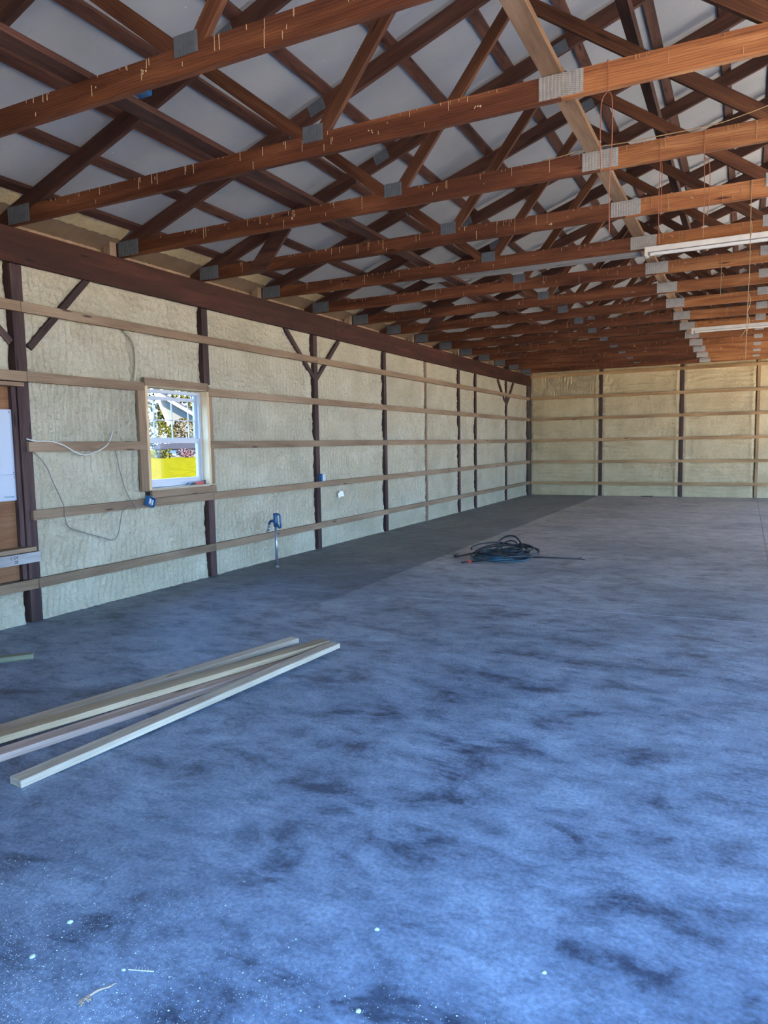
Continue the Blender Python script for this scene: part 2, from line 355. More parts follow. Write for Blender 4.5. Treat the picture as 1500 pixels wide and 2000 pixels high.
# value noise in numpy for displaced foam
def vnoise(x, y, seed=0):
    xi = np.floor(x).astype(np.int64); yi = np.floor(y).astype(np.int64); xf = x-xi; yf = y-yi
    xf = xf*xf*(3-2*xf); yf = yf*yf*(3-2*yf)
    def h(a, b):
        n = (a*374761393+b*668265263+seed*974634777) & 0x7fffffff
        n = ((n ^ (n >> 13))*1274126177) & 0x7fffffff
        return ((n ^ (n >> 16)) & 0xffff)/65535.0
    return (h(xi, yi)*(1-xf)+h(xi+1, yi)*xf)*(1-yf)+(h(xi, yi+1)*(1-xf)+h(xi+1, yi+1)*xf)*yf
def fbm(x, y, seed=0, o=3):
    s_ = 0; a = 1; t = 0
    for i in range(o): s_ = s_+a*vnoise(x*2**i, y*2**i, seed+i*17); t += a; a *= 0.5
    return s_/t
_seed = [1]
def foam_panel(parent, L, H, step, mapf, mat, ripple=0.3, rip_dir=0, left_gap=False, right_gap=True, depth=0.0, step_t=None, edge=0.05):
    """height field of sprayed foam, s along the wall 0..L, t upward 0..H; mapf(s,t,h) gives world points"""
    _seed[0] += 1; sd_ = _seed[0]*31
    ns = max(4, int(L/step)); ntt = max(4, int(H/(step_t or step)))
    S, Tt = np.meshgrid(np.linspace(0, L, ns+1), np.linspace(0, H, ntt+1), indexing='ij')
    h = (fbm(S*2.2+sd_, Tt*2.6, sd_, 3)-0.5)*0.030
    b = fbm(S*16+sd_, Tt*16+7, sd_+3, 2); h += (np.abs(b-0.5)*2)*0.026*(0.4+fbm(S*1.2, Tt*2.5+3, sd_+9, 2))
    band = np.exp(-((Tt-0.04)/0.05)**2)+0.6*np.exp(-((H-Tt-0.04)/0.045)**2)
    h += band*0.010*fbm(S*26+3, Tt*26, sd_+5, 2)
    if ripple > 0:
        if rip_dir == 0: ph = S*2*math.pi/0.075+(fbm(S*2.5, Tt*4, sd_+11, 2))*9
        else: ph = Tt*2*math.pi/0.10+(fbm(S*1.2, Tt*5, sd_+11, 2))*11
        msk = np.clip((fbm(S*1.3+5, Tt*1.8, sd_+13, 2)-0.22)*3, 0, 1)
        h += (np.abs(np.sin(ph/2))-.6)*0.024*ripple*msk
    ed = lambda d, w_: np.clip(d/w_, 0, 1)
    # foam swells then rolls over beside a post
    dl, dr = S, L-S
    h += 0.022*np.exp(-((dr-0.09)/0.05)**2)+0.012*np.exp(-((dl-0.06)/0.04)**2)
    if right_gap: h -= 0.085*(1-ed(dr, edge*(0.8+0.45*vnoise(Tt*5, Tt*0, sd_+2))))**1.6
    if left_gap: h -= 0.085*(1-ed(dl, edge))**1.6
    h += 0.012*np.exp(-(Tt/0.03)**2)+0.010*np.exp(-((H-Tt)/0.03)**2)
    h = np.minimum(h+depth, -0.040-0.0)
    co_ = mapf(S, Tt, h); co_ = np.stack(co_, axis=-1).reshape(-1, 3).astype(np.float32)
    idx = np.arange((ns+1)*(ntt+1)).reshape(ns+1, ntt+1)
    q = np.stack([idx[:-1, :-1], idx[1:, :-1], idx[1:, 1:], idx[:-1, 1:]], axis=-1).reshape(-1, 4)
    me = bpy.data.meshes.new('foam_panel'); me.vertices.add(len(co_)); me.vertices.foreach_set('co', co_.ravel())
    nf = len(q); me.loops.add(nf*4); me.polygons.add(nf); me.loops.foreach_set('vertex_index', q.ravel().astype(np.int32))
    me.polygons.foreach_set('loop_start', np.arange(0, nf*4, 4, dtype=np.int32)); me.update(calc_edges=True)
    me.polygons.foreach_set('use_smooth', np.ones(nf, dtype=bool)); me.materials.append(mat); me.validate()
    return link('foam_panel', me, parent)

# ------------------------------------------------------------------ dimensions
T = lambda i: -0.0669+1.2192*i
YB = 16.65            # back wall girt face
XR = 12.0             # right wall
YF = -4.9             # front wall
ZC = 3.48             # underside of bottom chords
SL = 0.355            # roof slope
RX = 6.0              # ridge
ZT = 3.64             # top of top chord at x=0
G = {'g1': 2.814, 'g2': 2.2082, 'g3': 1.589, 'g4': 0.9744, 'g5': 0.3556}
GH = 0.089
zr = lambda x: ZT+SL*x if x <= RX else ZT+SL*(2*RX-x)

# ------------------------------------------------------------------ outside ground
lawnv = [(x, y, z) for x, z in ((-2.2, -.06), (-4, -.05), (-28, .92), (-60, 1.15), (-160, 1.3)) for y in (-160, 200)]
g = link('lawn', mesh('lawn', lawnv, [(2*i, 2*i+1, 2*i+3, 2*i+2) for i in range(4)], M['grass'])); tag(g, 'bright yellow green grass seen through the window', 'ground', kind='structure')
g = MB().box(-2.2, 90, -90, 120, -0.35, -0.06).build('driveway', M['gravel']); tag(g, 'tan gravel driveway outside the barn doors', 'ground', kind='structure')

# ------------------------------------------------------------------ floor
fl = MB().box(-0.22, XR+0.2, YF-0.1, YB+0.2, -0.055, -0.002).build('floor', M['dust']); tag(fl, 'blue grey stained concrete floor with pale dusty saw cut joints', 'floor', kind='structure')
def jy(x): return 2.035+0.059*x
gp = 0.006
for (xa, xb) in ((-0.2, 5.99-gp), (5.99+gp, XR+0.2)):
    for part in (0, 1):
        if part == 0: pts = [(xa, YF-0.1), (xb, YF-0.1), (xb, jy(xb)-gp), (xa, jy(xa)-gp)]
        else: pts = [(xa, jy(xa)+gp), (xb, jy(xb)+gp), (xb, YB+0.2), (xa, YB+0.2)]
        vs_ = [(x, y, 0) for x, y in pts]+[(x, y, -0.04) for x, y in pts]
        fs_ = [(0, 1, 2, 3), (7, 6, 5, 4)]+[(i, i+4, (i+1) % 4+4, (i+1) % 4) for i in range(4)]
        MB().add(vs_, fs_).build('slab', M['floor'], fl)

MB().box(5.99-gp+.0005, 5.99+gp-.0005, 2.45, YB+.2, -.003, -.0012).build('joint_filler', M['slot'], fl)
MB().box(5.99-gp+.0005, 5.99+gp-.0005, YF-.1, 2.33, -.003, -.0012).build('joint_filler', M['slot'], fl)

# ------------------------------------------------------------------ left wall
wl = MB()
wl.box(-0.22, -0.20, YF, 1.44, 0, 3.52); wl.box(-0.22, -0.20, 2.40, YB+0.2, 0, 3.52)
wl.box(-0.22, -0.20, 1.44, 2.40, 0, 1.11); wl.box(-0.22, -0.20, 1.44, 2.40, 2.22, 3.52)
wall_left = wl.build('wall_left', M['sheath']); tag(wall_left, 'left wall of sprayed cream foam between dark posts and weathered girts', 'wall', kind='structure')
posts = [(-2.44, .114, 'post'), (-0.012, .114, 'post'), (2.4426, .105, 'post'), (4.885, .105, 'post'), (7.185, .10, 'post'), (9.0417, .055, 'tan'), (10.886, .095, 'post'), (11.994, .095, 'post'), (14.4425, .10, 'post'), (16.57, .12, 'post')]
for y, w_, mt in posts:
    ztop = 3.18
    if abs(y-2.4426) < .01:
        beam('post', (-.112, y, 0), (-.112, y, 1.0), w_, .14, M[mt], wall_left, up=(0, 1, 0))
        beam('post', (-.112, y, 2.3), (-.112, y, ztop), w_, .14, M[mt], wall_left, up=(0, 1, 0))
    else: beam('post', (-.112, y, 0), (-.112, y, ztop), w_, .14, M[mt], wall_left, up=(0, 1, 0))
beam('post', (-.125, -.095, .40), (-.125, -.095, 2.16), .045, .13, M['post'], wall_left, up=(0, 1, 0))
# girts, broken over the posts
girt_runs = {
    'g1': [(-4.8, -0.015), (-0.010, 4.88), (4.885, 9.75), (9.756, 14.44), (14.447, 16.60)],
    'g2': [(-4.8, 0.002), (0.007, 1.395), (2.41, 7.18), (7.186, 12.0), (12.005, 16.60)],
    'g3': [(-0.02, 1.40), (2.41, 7.18), (7.186, 11.99), (11.995, 16.60)],
    'g4': [(-0.02, 2.44), (2.446, 7.18), (7.186, 12.0), (12.005, 16.60)],
    'g5': [(-4.8, -0.01), (-0.004, 2.44), (2.446, 7.18), (7.186, 11.99), (11.995, 16.60)]}
for k, runs in girt_runs.items():
    for a, b in runs: beam('girt', (-.019, a, G[k]), (-.019, b, G[k]), GH, .038, M['girt'], wall_left)
# header beam over the posts
for a, b in ((-4.8, -0.4), (-0.395, 5.42), (5.426, 10.3), (10.305, 14.05), (14.055, 16.62)):
    beam('header_beam', (-.016, a, 3.329), (-.016, b, 3.329), .298, .044, M['header'], wall_left)
# knee braces
for (y0, z0, y1, z1) in ((-.10, 2.50, -.78, 3.18), (.08, 2.47, .77, 3.20), (4.85, 2.55, 4.12, 3.20), (4.92, 2.55, 5.60, 3.18), (14.40, 2.56, 13.72, 3.18), (14.48, 2.56, 15.12, 3.18)):
    beam('knee_brace', (-.072, y0, z0), (-.072, y1, z1), .062, .062, M['post'], wall_left)
# foam panels
ycols = []
for i in range(len(posts)-1):
    y0 = posts[i][0]+posts[i][1]/2; y1 = posts[i+1][0]-posts[i+1][1]/2; ycols.append((y0, y1))
rows = [(0.0, G['g5']-.035), (G['g5']+.035, G['g4']-.035), (G['g4']+.035, G['g3']-.035), (G['g3']+.035, G['g2']-.035), (G['g2']+.035, G['g1']-.035), (G['g1']+.035, 3.20)]
def lw(y0, z0): return lambda S, Tt, h: (h, y0+S, z0+Tt)
for ci, (y0, y1) in enumerate(ycols):
    st = 0.014 if ci in (1, 2) else (0.02 if ci in (0, 3) else 0.03)
    for ri, (z0, z1) in enumerate(rows):
        a, b = y0, y1; rip = [0.5, 0.5, 0.8, 2.2, 0.5, 0.2][ri]; rg = True
        if ci == 4: rip = 2.6 if ri in (1, 2, 3) else 0.3
        if ci == 0 and ri in (1, 2, 3): continue
        if ci == 1 and ri in (2, 3): b = 1.40; rg = False
        if ci == 2 and ri in (2, 3): a = 2.51
        if ci == 1 and ri in (4,): pass
        foam_panel(wall_left, b-a, z1-z0, st, lw(a, z0), M['foam'], rip, 0, False, rg, depth=-0.088, step_t=min(st, .02))
# sprayed-over cable ridge in the foam
MB().tube(smooth_path([(-.052, 1.20, 2.77), (-.04, 1.30, 2.68), (-.046, 1.34, 2.5), (-.044, 1.30, 2.25)], 6), .016, 8).build('foam_ridge', M['foam'], wall_left, smooth=True)
# plywood bay and ledge at far left
beam('plywood_sheet', (-.1125, -2.38, 1.2825), (-.1125, -.072, 1.2825), 1.765, .015, M['ply'], wall_left)
beam('ledge_board', (-.035, -2.38, .678), (-.035, -.035, .678), .038, .14, M['girt'], wall_left)
lb = beam('ledge_board', (.02, -2.38, .605), (.02, .002, .605), .092, .03, M['grey'], wall_left)
beam('ledge_board', (-.03, -2.38, 2.135), (-.03, -.045, 2.135), .035, .10, M['girt'], wall_left)
# eave board above the header
MB().box(-.20, -.17, YF, YB, 3.48, 3.60).build('eave_board', M['tan'], wall_left)
for i in range(1, 14, 2):
    beam('heel_block', (-.085, T(i)-.055, 3.478), (-.085, T(i)-.055, 3.625), .085, .10, M['tan'], wall_left, up=(0, 1, 0))

# ------------------------------------------------------------------ window
win = MB()
win.box(-.175, -.10, 1.44, 1.475, 1.13, 2.20); win.box(-.175, -.10, 2.345, 2.38, 1.13, 2.20)
win.box(-.175, -.10, 1.475, 2.345, 2.165, 2.20); win.box(-.175, -.10, 1.475, 2.345, 1.13, 1.165)
window = win.build('window_1', M['vinyl']); tag(window, 'white double hung window with a gridded upper sash in the left wall', 'window', kind='structure')
s1 = MB()
for a in ((1.475, 1.51), (2.31, 2.345)): s1.box(-.165, -.14, a[0], a[1], 1.64, 2.165)
s1.box(-.165, -.14, 1.51, 2.31, 2.09, 2.13); s1.box(-.165, -.14, 1.51, 2.31, 1.64, 1.675); us = s1.build('upper_sash', M['vinyl'], window)
for yy in (1.665, 1.945, 2.215): MB().box(-.158, -.147, yy-.006, yy+.006, 1.675, 2.09).build('muntin', M['vinyl'], us)
MB().box(-.158, -.147, 1.51, 2.31, 1.865, 1.877).build('muntin', M['vinyl'], us)
MB().box(-.154, -.151, 1.51, 2.31, 1.675, 2.09).build('pane', M['glass'], us)
s2 = MB()
for a in ((1.475, 1.512), (2.308, 2.345)): s2.box(-.135, -.108, a[0], a[1], 1.165, 1.665)
s2.box(-.135, -.108, 1.512, 2.308, 1.612, 1.665); s2.box(-.135, -.108, 1.512, 2.308, 1.165, 1.215); ls = s2.build('lower_sash', M['vinyl'], window)
MB().box(-.124, -.121, 1.512, 2.308, 1.215, 1.612).build('pane', M['glass'], ls)
MB().box(-.108, -.09, 1.88, 1.96, 1.655, 1.672).build('sash_lock', M['vinyl'], ls)
beam('jamb_board', (-.10, 2.40, 1.11), (-.10, 2.40, 2.215), .20, .038, M['new'], window, up=(1, 0, 0))
beam('jamb_board', (-.10, 1.422, 1.11), (-.10, 1.422, 2.215), .20, .038, M['new'], window, up=(1, 0, 0))
beam('head_board', (-.10, 1.405, 2.235), (-.10, 2.37, 2.235), .038, .20, M['new'], window)
beam('head_board', (-.018, 1.402, 2.264), (-.018, 2.405, 2.264), .086, .038, M['girt'], window)
beam('sill_board', (-.10, 1.44, 1.112), (-.10, 2.38, 1.112), .03, .19, M['pale'], window)
beam('sill_board', (-.014, 1.435, 1.062), (-.014, 2.49, 1.062), .078, .034, M['girt'], window)
beam('side_board', (-.019, 1.360, 1.10), (-.019, 1.360, 2.165), .12, .036, M['girt'], window, up=(0, 1, 0))
beam('side_board', (-.052, 2.468, 1.12), (-.052, 2.468, 2.165), .10, .03, M['girt'], window, up=(0, 1, 0))

# ------------------------------------------------------------------ back wall
wb = MB().box(-0.22, XR+.2, YB+.19, YB+.21, 0, 3.6)
wb.prism([(-.22, 3.6), (XR+.22, 3.6), (RX, zr(RX)+.1)], YB+.19, YB+.21)
wall_back = wb.build('wall_back', M['sheath']); tag(wall_back, 'far end wall of yellowish foam between dark posts and horizontal girts', 'wall', kind='structure')
bposts = [(-.02, .06, 'post'), (2.016, .075, 'post'), (4.136, .085, 'post'), (5.955, .07, 'new'), (8.0, .08, 'post'), (10.0, .08, 'post'), (XR, .1, 'post')]
for x, w_, mt in bposts[1:]:
    beam('post', (x, YB+.11, 0), (x, YB+.11, 3.55), w_, .14, M['bgirt' if mt == 'new' else mt], wall_back, up=(1, 0, 0))
brows = [0, G['g5'], G['g4'], G['g3'], G['g2'], G['g1'], 3.45, 3.75]
for z in brows[1:-1]:
    for a, b in ((0.0, 4.13), (4.137, 8.0), (8.007, XR)): beam('girt', (a, YB+.02, z), (b, YB+.02, z), .082, .038, M['bgirt'], wall_back)
def bw(x0, z0): return lambda S, Tt, h: (x0+S, YB-h+.0, z0+Tt)
for i in range(len(bposts)-1):
    a = bposts[i][0]+bposts[i][1]/2; b = bposts[i+1][0]-bposts[i+1][1]/2
    for r in range(len(brows)-1):
        z0 = brows[r]+(.033 if r else 0); z1 = brows[r+1]-(.033 if r < 6 else 0)
        foam_panel(wall_back, b-a, z1-z0, .035 if i < 3 else .1, bw(a, z0), M['foam_far'], 2.4 if (i == 0 and r == 5) else 1.5, 0 if (i == 0 and r == 5) else 1, False, True, depth=-.088, edge=.03)
MB().prism([(0, 3.75), (XR, 3.75), (RX, zr(RX)+.02)], YB+.08, YB+.1).build('gable_sheathing', M['gable'], wall_back)

# ------------------------------------------------------------------ right and front walls (outside the picture, open doors, the right ones added for sunlight)
wr = MB().box(XR+.05, XR+.2, YF, -4.5, 0, 3.6).box(XR+.05, XR+.2, 2.0, 7.5, 0, 3.6).box(XR+.05, XR+.2, 14.5, YB+.2, 0, 3.6).box(XR+.05, XR+.2, -4.5, 2.0, 3.2, 3.6).box(XR+.05, XR+.2, 7.5, 14.5, 3.2, 3.6).build('wall_right', M['foam']); tag(wr, 'right wall outside the picture, its two door openings added to let sun in', 'wall', kind='structure')
wf = MB().box(-.2, 4.8, YF-.15, YF, 0, 3.6).box(11.2, XR+.2, YF-.15, YF, 0, 3.6).box(4.8, 11.2, YF-.15, YF, 3.2, 3.6)
wf.prism([(-.22, 3.6), (XR+.22, 3.6), (RX, zr(RX)+.1)], YF-.15, YF)
wf = wf.build('wall_front', M['foam']); tag(wf, 'front wall around the wide doorway behind the viewer', 'wall', kind='structure')

# ------------------------------------------------------------------ roof
XE = -.30
cv = []
for y in (YF-.2, YB+.3):
    for x, dz in ((XE, .045), (RX, .045), (2*RX-XE, .045)): cv += [(x, y, zr(x)+dz), (x, y, zr(x)+dz+.03)]
ceil = mesh('ceiling', cv, [(0, 2, 8, 6), (2, 4, 10, 8), (1, 7, 9, 3), (3, 9, 11, 5), (0, 1, 3, 2), (2, 3, 5, 4), (6, 8, 9, 7), (8, 10, 11, 9), (0, 6, 7, 1), (4, 5, 11, 10)], M['liner'])
ceiling = link('ceiling', ceil); tag(ceiling, 'pale grey white roof underside showing between dark purlins', 'ceiling', kind='structure')
nrm = Vector((-SL, 0, 1)).normalized()
for x in (0.23, .81, 1.31, 1.88, 2.46, 3.07, 3.67, 4.23, 4.83, 5.40, 5.86):
    for a, b in ((-4.8, 2.36), (2.37, 9.68), (9.69, 16.6)):
        beam('purlin', (x, a, zr(x)+.021), (x, b, zr(x)+.021), .036, .092, M['dark'], ceiling, up=tuple(nrm))
for x in (6.5, 7.1, 7.7, 8.3, 8.9, 9.5, 10.1, 10.7, 11.3, 11.8):
    beam('purlin', (x, -4.8, zr(x)+.021), (x, 16.6, zr(x)+.021), .036, .092, M['dark'], ceiling, up=(SL, 0, 1))
# foam fillet at the eave, one strip per bay
for i in range(-2, 14):
    y0 = T(i)+.045; L = 1.2192-.05; n = 24; vs_ = []; fs_ = []
    prof = [(-.20, -.02), (-.10, -.012), (.02, .006), (.10, .018), (.17, .035), (.21, .044)]
    for k in range(n+1):
        yy = y0+L*k/n; wv = .03*math.sin(i*3.1+k*.7)+.02*math.sin(k*1.9+i)
        for j, (x, dz) in enumerate(prof): vs_.append((x+(wv if j > 2 else 0), yy, zr(x)+dz-(.006*math.sin(k*2.3+j) if 0 < j < 5 else 0)))
    m_ = len(prof)
    for k in range(n):
        for j in range(m_-1): fs_.append((k*m_+j, k*m_+j+1, (k+1)*m_+j+1, (k+1)*m_+j))
    me = mesh('foam_strip', vs_, fs_, [M['eave'], M['foam_far']], True)
    for p in me.polygons: p.material_index = 0 if (p.index % (m_-1)) < 2 else 1
    link('foam_strip', me, ceiling)

# ------------------------------------------------------------------ trusses
TH = .038
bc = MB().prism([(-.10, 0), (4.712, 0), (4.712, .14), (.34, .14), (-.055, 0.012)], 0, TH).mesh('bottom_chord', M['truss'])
bc2 = MB().prism([(4.716, 0), (12.10, 0), (12.055, .012), (11.66, .14), (4.716, .14)], 0, TH).mesh('bottom_chord', M['truss_lit'])
ca = math.cos(math.atan(SL))
TCH = (RX+.28)/ca
def tc_mesh(sgn):
    # local x along the slope, z down from the top edge
    d = .148*ca
    return MB().prism([(0, 0), (TCH, 0), (TCH-d*SL, -d), (0.02, -d)], 0, TH).mesh('top_chord', M['dark'])
tcl = tc_mesh(1)
rotL = Matrix.Rotation(-math.atan(SL), 3, 'Y')
def plate_mesh(w_, h_, name='gusset_plate', mt='galv_shaded'):
    b = MB().box(-w_/2, w_/2, -.004, 0, -h_/2, h_/2)
    n = max(3, int(round(w_/.0215)))
    for k in range(n):
        x = -w_/2+(k+.5)*w_/n
        b.box(x-w_/n*.24, x+w_/n*.24, -.008, -.004, -h_/2+.002, h_/2-.002)
    return b.mesh(name, M[mt])
PL_h = plate_mesh(.27, .145); PL_w = plate_mesh(.155, .105); PL_s = plate_mesh(.25, .128, mt='galv'); PL_t = plate_mesh(.16, .10); PL_k = plate_mesh(.10, .075); PL_r = plate_mesh(.155, .105, mt='galv')
webs = [((2.99, .135), (2.17, .78), .089), ((3.10, .10), (4.13, 1.40), .089), ((5.86, .10), (4.13, 1.32), .089), ((6.0, .14), (6.0, 2.15), .089)]
def webmesh(p, q, d):
    L = math.dist(p, q); return MB().box(0, L, 0, TH-.002, -d/2, d/2).mesh('web', M['web'])
WM = [webmesh(*w_) for w_ in webs]
def drips(i, near):
    rr = random.Random(100+i); b = MB(); n = 90 if near else 60
    for k in range(n):
        x = rr.uniform(.5, 8.5)**1.0; c = rr.choice((0, 0, 0, 1)); z1 = .139 if c == 0 else rr.uniform(.05, .12)
        l_ = rr.choice((.012, .02, .02, .03, .05, .09)); l_ = min(l_*rr.uniform(.6, 1.3), z1-.005); wd = rr.uniform(.0009, .0022)
        sk = rr.uniform(-.002, .002)
        b.add([(x-wd, -.0003, z1), (x+wd, -.0003, z1), (x+wd*.8+sk, -.0003, z1-l_), (x-wd*.8+sk, -.0003, z1-l_), (x, -.004, z1-.002), (x+sk, -.005, z1-l_)],
              [(0, 4, 5, 3), (4, 1, 2, 5), (3, 5, 2), (0, 1, 4)])
        if rr.random() < .5: # blob at the end
            r_ = wd*1.7; zz = z1-l_
            b.add([(x+sk-r_, -.0003, zz), (x+sk, -.0003, zz+r_), (x+sk+r_, -.0003, zz), (x+sk, -.0003, zz-r_*1.3), (x+sk, -.006, zz)], [(0, 1, 4), (1, 2, 4), (2, 3, 4), (3, 0, 4)])
    for k in range(3):
        x = rr.uniform(2, 7); z = rr.uniform(.03, .11)
        for q in range(4):
            xx, zz, r_ = x+rr.uniform(-.02, .02), z+rr.uniform(-.012, .012), rr.uniform(.004, .009)
            b.add([(xx-r_, -.0003, zz), (xx, -.0003, zz+r_), (xx+r_, -.0003, zz), (xx, -.0003, zz-r_), (xx, -.007, zz)], [(0, 1, 4), (1, 2, 4), (2, 3, 4), (3, 0, 4)])
    return b.mesh('foam_drips', M['drip'])
tl = {-1: 'dark roof truss nearest the viewer, its chord crossing the top left corner', 0: 'second roof truss, looped rusty wire hanging from its big orange lit chord',
      1: 'third roof truss, with a slack tan cable lying along its lit chord', 2: 'fourth roof truss, with a wide slanting plank at its left end, above the long twine',
      3: 'fifth roof truss, the white strip light fixed beneath its right part', 4: 'sixth roof truss, first one behind the nearer white strip light',
      5: 'seventh roof truss, second one behind the nearer white strip light', 6: 'eighth roof truss, third one behind the nearer strip light, slanting plank at left',
      7: 'ninth roof truss, last but one before the farther white strip light', 8: 'tenth roof truss, directly in front of the farther white strip light',
      9: 'eleventh roof truss, first one behind the farther strip light', 10: 'twelfth roof truss, second one behind the farther strip light',
      11: 'thirteenth roof truss, third one from the back wall', 12: 'fourteenth roof truss, last but one before the back wall', 13: 'fifteenth roof truss, the one closest to the back wall'}
for i in range(-1, 14):
    t = empty('roof_truss', (0, T(i), ZC)); tag(t, tl[i], 'truss', 'wooden roof trusses')
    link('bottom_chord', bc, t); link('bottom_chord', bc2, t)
    link('top_chord', tcl, t, (-.28, 0, ZT-ZC-SL*.28), rotL)
    rr_ = Matrix(((-1, 0, 0), (0, 1, 0), (0, 0, 1))) @ rotL
    q = link('top_chord', tcl, t); q.matrix_local = Matrix.Translation((2*RX+.28, TH, ZT-ZC-SL*.28)) @ (Matrix.Rotation(math.pi, 3, 'Z') @ rotL).to_4x4()
    for (p0, p1, d), wm in zip(webs, WM):
        for mir in (0, 1):
            if mir and p0[0] == 6.0: continue
            a, b = p0, p1
            if mir: a, b = (2*RX-p0[0], p0[1]), (2*RX-p1[0], p1[1])
            ang = math.atan2(b[1]-a[1], b[0]-a[0])
            link('web', wm, t, (a[0], .001, a[1]), Matrix.Rotation(-ang, 3, 'Y'))
    link('gusset_plate', PL_h, t, (.115, 0, .082)); link('gusset_plate', PL_w, t, (3.07, 0, .145))
    link('gusset_plate', PL_s, t, (4.716, 0, .075)); link('gusset_plate', PL_r, t, (5.865, 0, .125))
    link('gusset_plate', PL_w, t, (8.93, 0, .145)); link('gusset_plate', PL_h, t, (11.885, 0, .082))
    link('gusset_plate', PL_t, t, (2.36, 0, zr(2.36)-ZC-.055), rotL); link('gusset_plate', PL_k, t, (2.11, 0, zr(2.11)-ZC-.12), rotL)
    link('gusset_plate', PL_t, t, (4.13, 0, zr(4.13)-ZC-.10), rotL)
    dr = link('foam_drips', drips(i, i < 5), t); dr['kind'] = 'stuff'; dr['label'] = 'thin dried foam drips on the chord'
    if i in (2, 6, 10):
        pk = MB().prism([(.66, .0), (.92, .0), (1.27, .40), (1.09, .47)], -.036, -.002).build('slanting_plank', M['dark'], t)

# long boards lying on the trusses
def board(name, p0, p1, depth, thick, mat, label, up=(0, 0, 1), cat='board', group=None, bev=.002):
    o = beam(name, p0, p1, depth, thick, mat, None, up=up, bev=bev); return tag(o, label, cat, group)
ZB = ZC+.14+.0195
board('brace_board', (2.305, -2.0, ZB), (2.305, 6.1, ZB), .038, .13, M['dark'], 'dark red long board on the truss chords, nearer of the two nearest the left wall')
board('brace_board', (2.305, 6.11, ZB), (2.305, 15.9, ZB), .038, .13, M['dark'], 'dark long board on the far truss chords toward the back wall')
board('tie_board', (4.665, -2.6, ZB), (4.665, 8.6, ZB), .038, .11, M['tie'], 'pale tan rough board lying lengthwise over the chords behind the big metal plates')
board('tie_board', (4.665, 8.61, ZB), (4.665, 15.9, ZB), .038, .10, M['tan'], 'far length of tan rough board over the chords toward the back wall')
board('web_brace_board', (4.90, -1.3, 4.45), (4.90, 15.9, 4.45), .038, .10, M['dark'], 'dark lengthwise board resting on the sloping truss webs near top right', up=(.55, 0, 1))
board('plank', (1.90, 4.50, ZB+.04), (4.72, 4.50, ZB+.04), .038, .28, M['grey'], 'wide grey plank lying across the long boards left of the nearer strip light')

# ------------------------------------------------------------------ strip lights
def strip_light(loc, label):
    e = empty('strip_light', loc); tag(e, label, 'light fixture', 'white strip lights under the trusses')
    L = 2.44
    MB().box(0, L, 0, .115, -.052, 0, bev=.003).build('housing', M['white'], e)
    me = MB(); pts = [(.030, -.052), (.085, -.052), (.075, -.078), (.040, -.078)]
    vs_ = [(x, y, z) for x in (.03, L-.03) for y, z in pts]
    me.add(vs_, [(0, 1, 2, 3), (7, 6, 5, 4)]+[(k, (k+1) % 4, (k+1) % 4+4, k+4) for k in range(4)]).build('ballast_cover', M['white'], e)
    for y in (.004, .089): MB().box(.03, L-.03, y, y+.022, -.056, -.0505).build('lamp_channel', M['slot'], e)
    for x in (0, L-.028):
        MB().box(x, x+.028, -.001, .116, -.088, .001, bev=.003).build('end_plate', M['white'], e)
    for x in (.035, L-.055):
        for y in (.006, .091): MB().box(x, x+.018, y, y+.018, -.085, -.05, bev=.002).build('lamp_holder', M['slot'], e)
strip_light((4.742, 3.475, 3.478), 'white strip light without tubes, the nearer one, large at the right edge')
strip_light((4.80, 9.45, 3.478), 'white strip light without tubes, the farther one, small above the back wall')

# ------------------------------------------------------------------ wires and strings
def wire(name, paths, r, mat, label, cat='wire', group=None, seg=5, n=6):
    b = MB()
    for p in paths: b.tube(smooth_path(p, n), r, seg)
    o = b.build(name, mat, smooth=True); return tag(o, label, cat, group)
y = T(0)-.008
wire('hanging_wire', [[(4.972, y+.02, 3.628), (4.974, y-.003, 3.615), (4.978, y-.004, 3.53), (4.975, y-.01, 3.46), (4.945, y-.015, 3.40), (4.94, y-.015, 3.2), (4.945, y-.015, 3.04)],
                     [(4.975, y-.01, 3.46), (5.00, y-.012, 3.41), (5.002, y-.012, 3.2), (4.99, y-.012, 2.95), (4.993, y-.012, 2.70)]], .0028, M['copper'], 'rusty wire looped round the second truss chord, two long strands hanging')
y = T(1)-.008
wire('hanging_wire', [[(5.120, y-.003, 3.62), (5.124, y-.003, 3.50), (5.126, y-.01, 3.44), (5.118, y-.012, 3.2), (5.125, y-.01, 2.91)], [(5.126, y-.01, 3.46), (5.137, y-.012, 3.40), (5.132, y-.012, 3.1)]], .0026, M['copper'], 'rusty wire from the third truss chord, left one of two near the strip light')
wire('hanging_wire', [[(5.40, y-.003, 3.62), (5.40, y-.005, 3.48), (5.408, y-.012, 3.2), (5.405, y-.01, 2.91)], [(5.402, y-.008, 3.44), (5.435, y-.012, 3.38), (5.44, y-.012, 3.2), (5.43, y-.012, 3.05)]], .0026, M['copper'], 'rusty wire from the third truss chord, right one of two, with a short hook')
wire('hanging_twine', [[(5.687, T(2)-.004, 3.62), (5.688, T(2)-.012, 3.45), (5.691, T(2)-.04, 2.94), (5.684, T(2)-.04, 2.6), (5.68, T(2)-.04, 2.2)],
                      [(5.69, T(2)-.04, 3.30), (5.70, T(2)-.035, 3.24), (5.69, T(2)-.03, 3.15)], [(5.69, T(2)-.04, 2.72), (5.705, T(2)-.035, 2.66), (5.685, T(2)-.03, 2.58)], [(5.685, T(2)-.04, 2.45), (5.64, T(2)-.03, 2.38)],
                      [(5.684, T(2)-.04, 2.56), (5.70, T(2)-.035, 2.5), (5.683, T(2)-.03, 2.42)]], .0030, M['string'], 'long frayed tan twine hanging down in front of the farther strip light', 'twine')
